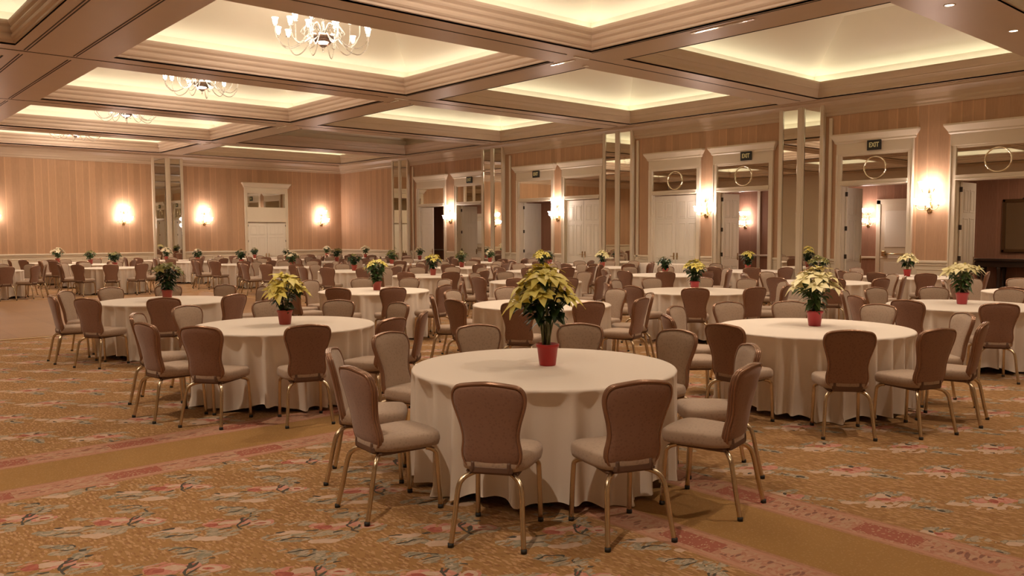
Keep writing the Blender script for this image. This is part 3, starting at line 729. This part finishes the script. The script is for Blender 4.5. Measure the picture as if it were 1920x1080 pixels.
# ------------------------------------------------------------------ furniture
def chair_meshes():
    R = {}
    # seat
    m = MB(); n = 40
    def outl(sx, sy, z, bulge=0):
        pts = []
        for i in range(n):
            a = 2*PI*i/n; c, s_ = math.cos(a), math.sin(a); e = 2/4.2
            x = math.copysign(abs(c)**e, c); y = math.copysign(abs(s_)**e, s_)
            w = .205 + .025*y
            pts.append((x*w*sx, y*.225*sy, z + bulge*(1-abs(y)*.5)))
        return pts
    m.loft([outl(.86,.86,.392), outl(.97,.97,.400), outl(1.0,1.0,.425), outl(1.0,1.0,.447), outl(.98,.98,.466), outl(.92,.92,.479), outl(.55,.55,.485), outl(.2,.2,.487)], cap=True)
    R['seat'] = m.mesh('seat', M['seat'])
    # backrest
    half = [(0,0),(.09,.0),(.135,.012),(.156,.045),(.160,.09),(.152,.145),(.151,.19),(.162,.25),(.180,.31),(.194,.36),(.198,.40),(.190,.437),(.165,.463),(.12,.474),(.06,.482),(0,.486)]
    pts = [(x, s_, 0) for x, s_ in half] + [(-x, s_, 0) for x, s_ in half[-2:0:-1]]
    ol = smooth_path(pts, 3, True)
    TT = math.radians(10.5)
    def place(x, s_, t):
        y = -.195 - s_*math.sin(TT) - .10*max(0,(s_-.2))**2*2 + .55*x*x + t*math.cos(TT); z = .415 + s_*math.cos(TT) + t*math.sin(TT)*.5
        return (x, y, z)
    m = MB(); rings = []
    def ring(k, t): return [place(p.x*k, .25+(p.y-.25)*k, t) for p in ol]
    for k, t in ((.0,.030),(.45,.029),(.75,.026),(.90,.021),(.965,.014),(.985,.006)): rings.append(ring(k,t))
    m.loft(rings + [ring(.985,-.006)])
    fr = m.mesh('backrest', M['seat'])
    R['front'] = fr
    m = MB(); m.loft([ring(.985,.0), ring(.985,-.008), ring(.965,-.016), ring(.90,-.023), ring(.75,-.027), ring(.45,-.029), ring(.0,-.030)])
    R['shell'] = m.mesh('back_panel', M['back'])
    m = MB(); m.ctube([place(p.x*1.0, .25+(p.y-.25)*1.0, .013) for p in ol], .0075, 6); m.ctube([place(p.x*1.0, .25+(p.y-.25)*1.0, -.013) for p in ol], .0075, 6); m.ctube([place(p.x*1.005, .25+(p.y-.25)*1.003, 0) for p in ol], .009, 6)
    R['rail'] = m.mesh('back_rail', M['bronze'])
    # seat frame
    m = MB(); m.bbox(-.15,.15,-.19,.17,.372,.398,.01); m.tube(smooth_path([(-.10,-.18,.385),(-.10,-.215,.40),(-.10,-.215,.45)],4), .012); m.tube(smooth_path([(.10,-.18,.385),(.10,-.215,.40),(.10,-.215,.45)],4), .012); m.bbox(-.12,.12,-.225,-.17,.385,.43,.01)
    R['frame'] = m.mesh('seat_frame', M['under'])
    for s_ in (-1,1):
        m = MB(); m.tube(smooth_path([(s_*.075,-.13,.378),(s_*.12,-.185,.374),(s_*.158,-.222,.35),(s_*.176,-.245,.30),(s_*.188,-.275,.15),(s_*.200,-.305,.012)],6), .0148, 8)
        R['rl%d' % s_] = m.mesh('leg', M['gold'])
        m = MB(); m.lathe([(.0,0),(.017,.0),(.017,.022),(.0,.024)], 10, (s_*.201,-.307,0)); R['rg%d' % s_] = m.mesh('leg_glide', M['dark'])
        m = MB(); m.tube(smooth_path([(s_*.15,.12,.382),(s_*.178,.165,.36),(s_*.184,.18,.30),(s_*.19,.195,.012)],6), .0148, 8)
        R['fl%d' % s_] = m.mesh('leg', M['gold'])
        m = MB(); m.lathe([(.0,0),(.017,.0),(.017,.022),(.0,.024)], 10, (s_*.19,.195,0)); R['fg%d' % s_] = m.mesh('leg_glide', M['dark'])
    return R
CM = chair_meshes()
def make_chair():
    e = empty('banquet_chair')
    link('seat', CM['seat'], e); b = link('backrest', CM['front'], e); link('back_panel', CM['shell'], b); link('back_rail', CM['rail'], b); link('seat_frame', CM['frame'], e)
    for k in ('r','f'):
        for s_ in (-1,1):
            l = link('leg', CM['%sl%d' % (k, s_)], e); link('leg_glide', CM['%sg%d' % (k, s_)], l)
    return e
def merged_chair(mb, Mx):
    order = [M['seat'], M['back'], M['bronze'], M['gold'], M['dark'], M['under']]
    for key, me in CM.items():
        mi = order.index(me.materials[0]); o = len(mb.v)
        mb.v.extend([tuple(Mx @ v.co) for v in me.vertices])
        for p in me.polygons: mb.f.append([i+o for i in p.vertices]); mb.m.append(mi); mb.sm.append(p.use_smooth)
    return order

# camera numbers reused for sorting only
yaw, pitch, roll = .7175, -.064, -.0041
FW = Vector((math.sin(yaw)*math.cos(pitch), math.cos(yaw)*math.cos(pitch), math.sin(pitch)))
RT0 = Vector((math.cos(yaw), -math.sin(yaw), 0)); UP0 = RT0.cross(FW)
RT = RT0*math.cos(roll)+UP0*math.sin(roll); UP = -RT0*math.sin(roll)+UP0*math.cos(roll)
def px(X, Y, Z):
    d = Vector((X, Y, Z-HC)); q = d.dot(FW)
    return (960+1538.95*d.dot(RT)/q, 540-1538.95*d.dot(UP)/q, q) if q > .2 else (-9999, 0, q)

# plants: kind, height scale, spread, seed
T = [ # x, y, phase(deg), plant kind
 (3.92,4.16,-2,'tall_yellow','the nearest table, centre front'),
 (7.50,4.10,-2,'cream_big','the large table right of centre'),
 (11.25,4.08,-2,'cream_wide','the table near the right edge'),
 (14.65,4.10,-4,None,'the table cut by the right edge'),
 (3.80,7.95,-2,'yellow_full','the large table left of centre'),
 (7.46,7.95,-2,None,'the table hidden behind the tall poinsettia'),
 (11.05,8.10,-2,'yellow_side','the second table right of centre'),
 (14.75,7.95,0,'cream_small','the table behind the cream poinsettia'),
 (17.85,7.60,-3,'cream_wide2','the table by the nearest sconce'),
 (4.00,12.15,-3,'olive_big','the leftmost table beside the dance floor'),
 (7.28,11.85,-2,'yellow_green','the table left of centre, third back'),
 (11.05,11.95,0,None,'the table just behind the tall poinsettia'),
 (14.95,11.80,2,'green_only','the table before the skirted buffet'),
 (18.00,11.60,-2,'yellow_side2','the table by the second EXIT door'),
 (11.05,15.45,-2,'yellow_green2','the centre table with spotted yellow plant'),
 (14.45,15.40,-1,'yellow_mid','the table behind the centre, right'),
 (17.30,15.90,1,'cream_small2','the table by the closed double door'),
 (11.05,19.00,-2,'dark_only','the table with the dark plant'),
 (14.47,18.80,2,'olive_small','the table by the far open doors'),
 (17.90,18.70,-2,'dark_small','the table by the middle pilaster'),
 (18.05,21.85,-4,'cream_mix','the table under the middle EXIT sign'),
 (11.05,22.60,0,'mixed_big','the table before the back door'),
 (14.60,22.70,-2,'olive_small2','the table right of the back door'),
 (7.15,26.30,-2,'olive_dark','the left back table behind the dance floor'),
 (11.10,26.40,1,'dark_full','the back table left of the white door'),
 (14.65,26.40,-2,'olive_mid','the back table near the corner sconce'),
 (17.85,25.80,3,'cream_far','the back table near the corner'),
 (3.90,26.40,-6,None,'the back table at the left edge'),
 (7.45,30.20,-2,'green_far','the second back table at left'),
 (11.05,30.20,-2,'white_green','the back table right of the back pilaster'),
 (14.50,30.10,0,'mixed_far','the back table before the white door'),
 (18.00,30.00,-2,'white_far','the back table nearest the corner'),
 (7.05,32.95,-2,'white_big','the last back table at left'),
 (10.85,32.95,-2,'white_round','the last table near the back pilaster'),
 (14.45,32.95,-2,'green_white','the last table before the white door'),
 (17.75,32.85,-2,'cream_tiny','the last table in the far corner'),
]
# --- cloth variants
def cloth_mesh(seed, oval=1.0):
    r = random.Random(seed); n = 300; R0 = .914
    nf = r.randint(23, 28); ph = [r.uniform(0, 2*PI) for _ in range(6)]
    cen = sorted([(2*PI*k/nf + r.uniform(-.09,.09), r.uniform(.55,1.25), r.uniform(.035,.065)) for k in range(nf)])
    def fold(a):
        s_ = 0
        for c, amp, w in cen:
            d = (a-c+PI) % (2*PI) - PI
            s_ += amp*math.exp(-(d/w)**2)
        return s_
    F = [fold(2*PI*i/n) for i in range(n)]
    rings = []; m = MB()
    for r_ in (.0, .3, .6, .85, .896): rings.append([(r_*math.cos(2*PI*i/n), r_*math.sin(2*PI*i/n), .755) for i in range(n)])
    for r_, z in ((.908,.7535),(.916,.748),(.921,.740)): rings.append([(r_*math.cos(2*PI*i/n), r_*math.sin(2*PI*i/n), z) for i in range(n)])
    Z = [.725,.70,.66,.60,.52,.43,.34,.25,.16,.08]
    for z in Z:
        t = (.74-z)/.70
        ring = []
        for i in range(n):
            a = 2*PI*i/n; tw = a + .02*t*math.sin(3*a+ph[0])
            rr = .921 + .022*t - (1-min(1.0,F[i]))*.122*(.42+.58*t)*min(1,t*14) + .006*t*math.sin(5*a+ph[1])
            ring.append((rr*math.cos(tw), rr*math.sin(tw), z + (.012*math.sin(4*a+ph[3]) if z < .1 else 0)))
        rings.append(ring)
    last = []
    for i in range(n):
        a = 2*PI*i/n; hem = .042 + .026*math.sin(4*a+ph[3]) + .020*math.sin(9*a+ph[4]) - .008*F[i]
        hem = max(.006, hem); x, y, _ = rings[-1][i]; k = 1.006 + (.02 if hem < .012 else 0)
        last.append((x*k, y*k, hem))
    rings.append(last)
    m.loft(rings)
    return m.mesh('tablecloth', M['cloth'])
CLOTH = [cloth_mesh(s_) for s_ in (3, 11, 29, 41)]
# --- table
def make_table():
    e = empty('round_table')
    t = MB(); t.lathe([(.0,.724),(.868,.724),(.875,.730),(.875,.742),(.868,.75),(.0,.75)], 48); t.build('tabletop', M['tablewood'], e)
    for sx in (-1,1):
        for sy in (-1,1):
            l = MB(); l.tube([(sx*.42, sy*.52, 0), (sx*.42, sy*.40, .715)], .016, 8); l.build('leg', M['groove'], e)
    return e

# --- poinsettias
def leaf_geo(mb, base, d, up, L, W, droop=.3, fold=.15, mi=0, pts=3):
    d = d.normalized(); side = d.cross(up)
    if side.length < 1e-3: side = Vector((1,0,0))
    side.normalize(); nrm = side.cross(d).normalized()
    prof = [(0,.05),(.16,.5),(.34,.95),(.52,1.0),(.72,.66),(.88,.28),(1,.0)]
    rows_ = []
    for t, w in prof:
        p = base + d*(L*t) - Vector((0,0,1))*(droop*L*t*t) + nrm*(.05*L*math.sin(t*PI))
        wob = .06*L*math.sin(t*9+L*40)
        rows_.append([tuple(p + side*(W*.5*w) + nrm*(fold*W*w + wob*.4)), tuple(p), tuple(p - side*(W*.5*w) + nrm*(fold*W*w - wob*.3))])
    o = mb.ci; mb.ci = mi
    mb.loft(rows_, closed=False, smooth=True); mb.ci = o
def plant(kind, H, S, bract, ncl, ngreen, seed, pot, leafm='leaf', low=.25, tilt=(0,0), bl=.13, cover=1.0, dome=.35):
    r = random.Random(seed); e = empty('poinsettia_plant')
    p = MB(); p.lathe([(.0,0),(.055,0),(.058,.004),(.073,.125),(.080,.128),(.082,.150),(.076,.152),(.070,.135),(.0,.132)], 24); p.build('pot', M[pot], e)
    s_ = MB(); s_.lathe([(.070,.134),(.04,.141),(0,.143)], 16); s_.build('soil', M['soil'], e)
    st = MB(); gr = MB(); br = MB(); heads = []
    ns = max(5, ncl//2)
    for k in range(ncl):
        a = 2*PI*k/ncl*2.618 + r.uniform(-.3,.3); f = math.sqrt((k+.5)/ncl)
        rad = S*.5*f*.80; z = H - .03 - dome*H*.5*f*f + r.uniform(-.03,.02)
        h = Vector((rad*math.cos(a)+tilt[0], rad*math.sin(a)+tilt[1], z)); heads.append((h, a, f))
        b0 = Vector((r.uniform(-.03,.03), r.uniform(-.03,.03), .135))
        midp = b0.lerp(h, .5) + Vector((0,0,.03)) - Vector((h.x,h.y,0))*.18
        path = smooth_path([b0, midp, h], 5); st.tube(path, [.0055]*len(path), 5)
        for q in range(int(ngreen/ncl)+1):
            t = low + (1-low)*(q+r.random())/(ngreen/ncl+1)*.95
            pp = path[min(len(path)-1, int(t*(len(path)-1)))]
            aa = a + r.uniform(-1.5,1.5); L = r.uniform(.085,.13)*(.8+.3*H)
            leaf_geo(gr, pp, Vector((math.cos(aa), math.sin(aa), r.uniform(-.35,.25))), Vector((0,0,1)), L, L*.55, r.uniform(.2,.6), .12)
    for k, (h, a, f) in enumerate(heads):
        if k/ncl > cover: 
            continue
        nb = r.randint(6, 8); off = r.uniform(0, 6)
        ax = Vector((math.cos(a)*f*.8, math.sin(a)*f*.8, 1)).normalized()
        q1 = ax.orthogonal().normalized(); q2 = ax.cross(q1)
        for j in range(nb):
            b = off + 2*PI*j/nb; L = bl*r.uniform(.75,1.12)
            d = q1*math.cos(b)+q2*math.sin(b)+ax*r.uniform(-.05,.35)
            leaf_geo(br, h + ax*.004*j*.3, d, ax, L, L*.56, r.uniform(.10,.45), .10)
        for j in range(3):
            b = off + 2*PI*j/3+.5; d = q1*math.cos(b)+q2*math.sin(b)+ax*.8
            leaf_geo(br, h+ax*.012, d, ax, bl*.5, bl*.28, .1, .1)
    st.build('stem', M['stem'], e)
    if gr.v: gr.build('foliage', M[leafm], e)
    if br.v: br.build('flower_bracts', M[bract], e)
    return e
K = dict(
 tall_yellow=('tall gangly yellow poinsettia in a bright red pot', (.70,.48,'yellow',19,110,5,'pot_red','leaf',.48,(-.03,.0),.125,1.0,.60)),
 cream_big=('full cream poinsettia in a rose red pot', (.57,.50,'cream',13,90,8,'pot_pink','leaf2',.2,(0,0),.135,1.0,.55)),
 cream_wide=('wide cream poinsettia in a crimson pot', (.52,.52,'cream',12,80,13,'pot_pink','leaf2',.2,(0,0),.12,1.0,.3)),
 yellow_full=('yellow poinsettia in a terracotta red pot', (.52,.44,'yellow',10,50,17,'pot_terra','leaf',.1,(0,0),.14,1.0,.6)),
 yellow_side=('yellow green poinsettia in a pinkish pot', (.50,.46,'yellow',12,100,19,'pot_pink','leaf',.15,(0,0),.10,.7,.5)),
 cream_small=('olive topped poinsettia half hidden by the cream one', (.50,.46,'olive',11,80,23,'pot_terra','leaf',.2,(0,0),.10,1.0,.4)),
 cream_wide2=('pale cream poinsettia in a dark red pot below a sconce', (.50,.42,'cream',11,60,29,'pot_red','leaf',.35,(0,0),.12,1.0,.4)),
 olive_big=('large green poinsettia with olive yellow top, left', (.56,.50,'olive',12,130,31,'pot_terra','leaf',.15,(0,0),.10,1.0,.4)),
 yellow_green=('bushy green poinsettia with yellow top, centre left', (.52,.46,'yellow',13,130,37,'pot_terra','leaf2',.15,(0,0),.085,.8,.4)),
 green_only=('leafy green plant without flowers near the buffet', (.44,.42,'olive',10,110,41,'pot_terra','leaf',.15,(0,0),.08,.0,.6)),
 yellow_side2=('yellow green poinsettia before the corridor door', (.50,.46,'yellow',12,110,43,'pot_terra','leaf',.2,(0,0),.09,.6,.5)),
 yellow_green2=('small yellow poinsettia with dark leaves, centre', (.50,.46,'yellow',12,70,47,'pot_terra','leaf',.2,(0,0),.095,.8,.5)),
 yellow_mid=('yellow poinsettia peeping behind the tall one', (.52,.50,'yellow',13,70,53,'pot_terra','leaf',.2,(0,0),.12,1.0,.4)),
 cream_small2=('cream poinsettia before the closed double door', (.46,.44,'cream',11,60,59,'pot_terra','leaf',.2,(0,0),.12,1.0,.5)),
 dark_only=('dark drooping plant left of centre', (.46,.52,'olive',11,90,61,'pot_terra','leaf',.3,(0,0),.08,.15,.4)),
 olive_small=('small olive poinsettia before the far open doors', (.50,.40,'olive',10,80,67,'pot_terra','leaf2',.2,(0,0),.08,1.0,.6)),
 dark_small=('small dark plant right of the yellow one', (.44,.40,'olive',9,80,71,'pot_terra','leaf',.2,(0,0),.07,.3,.6)),
 cream_mix=('cream and green poinsettia beside the middle pilaster', (.46,.42,'whiteb',11,80,73,'pot_terra','leaf2',.2,(0,0),.075,.8,.7)),
 mixed_big=('bushy white flecked green plant in front of back door', (.50,.56,'whiteb',14,120,79,'pot_terra','leaf2',.1,(0,0),.07,.9,.6)),
 olive_small2=('small yellow green poinsettia near the far pilaster', (.46,.42,'olive',10,90,83,'pot_terra','leaf2',.2,(0,0),.08,.8,.6)),
 olive_dark=('dark olive poinsettia behind the dance floor', (.48,.50,'olive',12,110,89,'pot_terra','leaf',.3,(0,0),.08,.6,.4)),
 dark_full=('round dark green plant left of the back door', (.50,.46,'olive',12,120,97,'pot_terra','leaf',.3,(0,0),.07,.1,.5)),
 olive_mid=('olive brown plant below the corner sconce', (.48,.48,'olive',12,90,101,'pot_terra','leaf',.3,(0,0),.08,.7,.4)),
 cream_far=('pale poinsettia before the farthest pilaster', (.50,.46,'whiteb',12,70,103,'pot_terra','leaf2',.3,(0,0),.08,.7,.5)),
 green_far=('small grey green poinsettia at far left', (.48,.44,'olive',11,90,107,'pot_terra','leaf2',.3,(0,0),.08,.6,.5)),
 white_green=('dark plant with a pale top right of the back pilaster', (.50,.42,'whiteb',11,100,109,'pot_terra','leaf',.2,(0,0),.075,.4,.7)),
 mixed_far=('green plant with white flecks in front of the door', (.46,.42,'whiteb',11,100,113,'pot_terra','leaf',.2,(0,0),.07,.5,.6)),
 white_far=('white topped poinsettia right of the corner sconce', (.52,.44,'whiteb',12,60,127,'pot_terra','leaf2',.3,(0,0),.09,1.0,.5)),
 white_big=('white poinsettia at far left against the wainscot', (.54,.56,'whiteb',13,70,131,'pot_terra','leaf2',.3,(0,0),.10,1.0,.6)),
 white_round=('bright white poinsettia before the back pilaster', (.52,.50,'whiteb',13,70,137,'pot_terra','leaf2',.2,(0,0),.10,1.0,.7)),
 green_white=('small dark plant before the white back door', (.46,.42,'olive',10,90,139,'pot_terra','leaf',.3,(0,0),.07,.3,.5)),
 cream_tiny=('pinkish cream poinsettia below the corner sconce', (.50,.44,'whiteb',12,60,149,'pot_terra','leaf2',.3,(0,0),.09,1.0,.6)),
)
tab0 = None; CH = []
ANG = {0: (-145,-113,-76,-41,-2,34,70,104,143,177), 1: (179,-140,-110,-79,-43,1,39,68,104,143), 4: (-145,-108,-73,-45,3,38,71,111,147,-173)}
POTPX = {0:(3.95,4.15),1:(7.62,4.15),2:(11.35,4.15),4:(3.80,7.94),6:(11.09,8.15),9:(4.03,12.21),10:(7.35,11.88)}
for i, (x, y, ph, kind, where) in enumerate(T):
    z0 = .0
    if tab0 is None: t = tab0 = make_table()
    else: t = copy_tree(tab0)
    t.location = (x, y, 0); t.rotation_euler = (0,0,rnd.uniform(0,3))
    tag(t, 'round folding table under a cloth, '+where, 'table', 'round banquet tables')
    c = link('tablecloth', CLOTH[i % 4], None, (x, y, 0), rnd.uniform(0, 6.28)); 
    tag(c, 'floor length cream cloth over '+where, 'tablecloth', 'cream round tablecloths')
    if kind:
        lab, a = K[kind]; pxy = POTPX.get(i, (x+.06, y+.06))
        p = plant(kind, *a); p.location = (*pxy, .7565); p.rotation_euler = (0,0,rnd.uniform(0,6.28) if i > 2 else 0)
        tag(p, lab, 'potted poinsettia', 'poinsettias on the tables')
    base = math.degrees(math.atan2(-x, 0)) if False else 0
    view = math.atan2(-y, -x)         # direction from table to camera
    L_, R_ = [], []
    for k in range(10):
        j = rnd.uniform(-2.5, 2.5)
        a = math.radians(ANG[i][k] if i in ANG else 36*k + ph + j); d = (a - view + PI) % (2*PI) - PI
        (R_ if d > 0 else L_).append((abs(d), a))
    for side, lst in (('right', R_), ('left', L_)):
        lst.sort()
        for q, (dd_, a) in enumerate(lst):
            if y > 32 and math.sin(a) > .55: continue            # no room against the back wall
            if x > 17.5 and math.cos(a) > .75: continue
            rr = 1.18 + rnd.uniform(-.006, .012)
            CH.append((x+rr*math.cos(a), y+rr*math.sin(a), a, ('nearest','second nearest','middle','second farthest','farthest','last')[q], side, where, i))
ov = {0: {}}
# keep those the camera can see; nearest 300 as objects
vis = []
for c in CH:
    X, Y, d = px(c[0], c[1], .6)
    if -70 < X < 1990 and d > 0: vis.append((d, c))
vis.sort(key=lambda q: q[0])
clean = []
for d, c in vis:
    if all((c[0]-o[0])**2+(c[1]-o[1])**2 >= (.64 if d > 14 else .40)**2 for _, o in clean): clean.append((d, c))
chair0 = None
for n_, (d, c) in enumerate(clean[:330]):
    if chair0 is None: chair0 = o = make_chair()
    else: o = copy_tree(chair0)
    o.location = (c[0], c[1], .022 if (DF[0]-.1 < c[0] < DF[1]+.1 and DF[2]-.1 < c[1] < DF[3]+.1) else 0)
    o.rotation_euler = (0, 0, c[2] + PI/2 + rnd.uniform(-.03,.03))
    tag(o, 'brown chair, %s on %s side of %s' % (c[3], c[4], c[5]), 'chair', 'brown upholstered banquet chairs')
if len(clean) > 330:
    mb = MB(); order = None
    for d, c in clean[330:]:
        order = merged_chair(mb, Matrix.Translation((c[0], c[1], 0)) @ Matrix.Rotation(c[2]+PI/2, 4, 'Z'))
    o = mb.build('banquet_chair', order); tag(o, 'remaining brown banquet chairs around the farthest tables', 'chair', 'brown upholstered banquet chairs', 'stuff')
print('chairs', len(clean))

# skirted buffet table against the closed door
e = empty('buffet_table', (19.2, 15.15, 0))
t = MB(); t.bbox(-.31,.31,-.95,.95,.79,.815,.008); t.build('tabletop', M['tablewood'], e)
for sx in (-1,1):
    for sy in (-1,1):
        l = MB(); l.tube([(sx*.25,sy*.85,0),(sx*.25,sy*.85,.79)], .016, 8); l.build('leg', M['groove'], e)
tag(e, 'long folding buffet table standing before the closed panelled door', 'table')
m = MB(); n = 260; rings = []
def rr_(i, k, z):
    P = 2*(.66+1.94); s_ = P*i/n; hx, hy = .33, .97
    if s_ < 2*hy: x, y, nx, ny = -hx, hy-s_, -1, 0
    elif s_ < 2*hy+2*hx: x, y, nx, ny = -hx+(s_-2*hy), -hy, 0, -1
    elif s_ < 4*hy+2*hx: x, y, nx, ny = hx, -hy+(s_-2*hy-2*hx), 1, 0
    else: x, y, nx, ny = hx-(s_-4*hy-2*hx), hy, 0, 1
    w = k*.016*math.sin(s_*62)
    return (x*(1 if k else .985)+nx*w, y*(1 if k else .985)+ny*w, z)
rings = [[(0,0,.824)]*n, [rr_(i,0,.824) for i in range(n)], [rr_(i,.2,.815) for i in range(n)], [rr_(i,.8,.6) for i in range(n)], [rr_(i,1.2,.03) for i in range(n)]]
m.loft(rings); o = m.build('table_skirt', M['cloth'], None, (19.2,15.15,0)); tag(o, 'pleated tan skirt draped over the long buffet table', 'tablecloth')

# ------------------------------------------------------------------ camera, world
cam = bpy.data.cameras.new('camera'); co = bpy.data.objects.new('camera', cam); COL.objects.link(co)
cam.sensor_width = 36; cam.lens = 1538.95/1920*36; cam.clip_end = 200; cam.clip_start = .05
Mx = Matrix((( RT.x, UP.x, -FW.x, 0), (RT.y, UP.y, -FW.y, 0), (RT.z, UP.z, -FW.z, HC), (0,0,0,1)))
co.matrix_world = Mx; sc.camera = co
w = bpy.data.worlds.new('world'); sc.world = w; w.use_nodes = True
w.node_tree.nodes['Background'].inputs[0].default_value = (1,.78,.58,1); w.node_tree.nodes['Background'].inputs[1].default_value = .0
sc.view_settings.view_transform = 'Standard'; sc.view_settings.look = 'None'; sc.view_settings.gamma = 1; sc.view_settings.exposure = 0.38
sc.view_settings.use_curve_mapping = False
sc.cycles.max_bounces = 8; sc.cycles.diffuse_bounces = 5; sc.cycles.glossy_bounces = 4; sc.cycles.transmission_bounces = 6
sc.cycles.sample_clamp_indirect = 4; sc.cycles.use_denoising = True
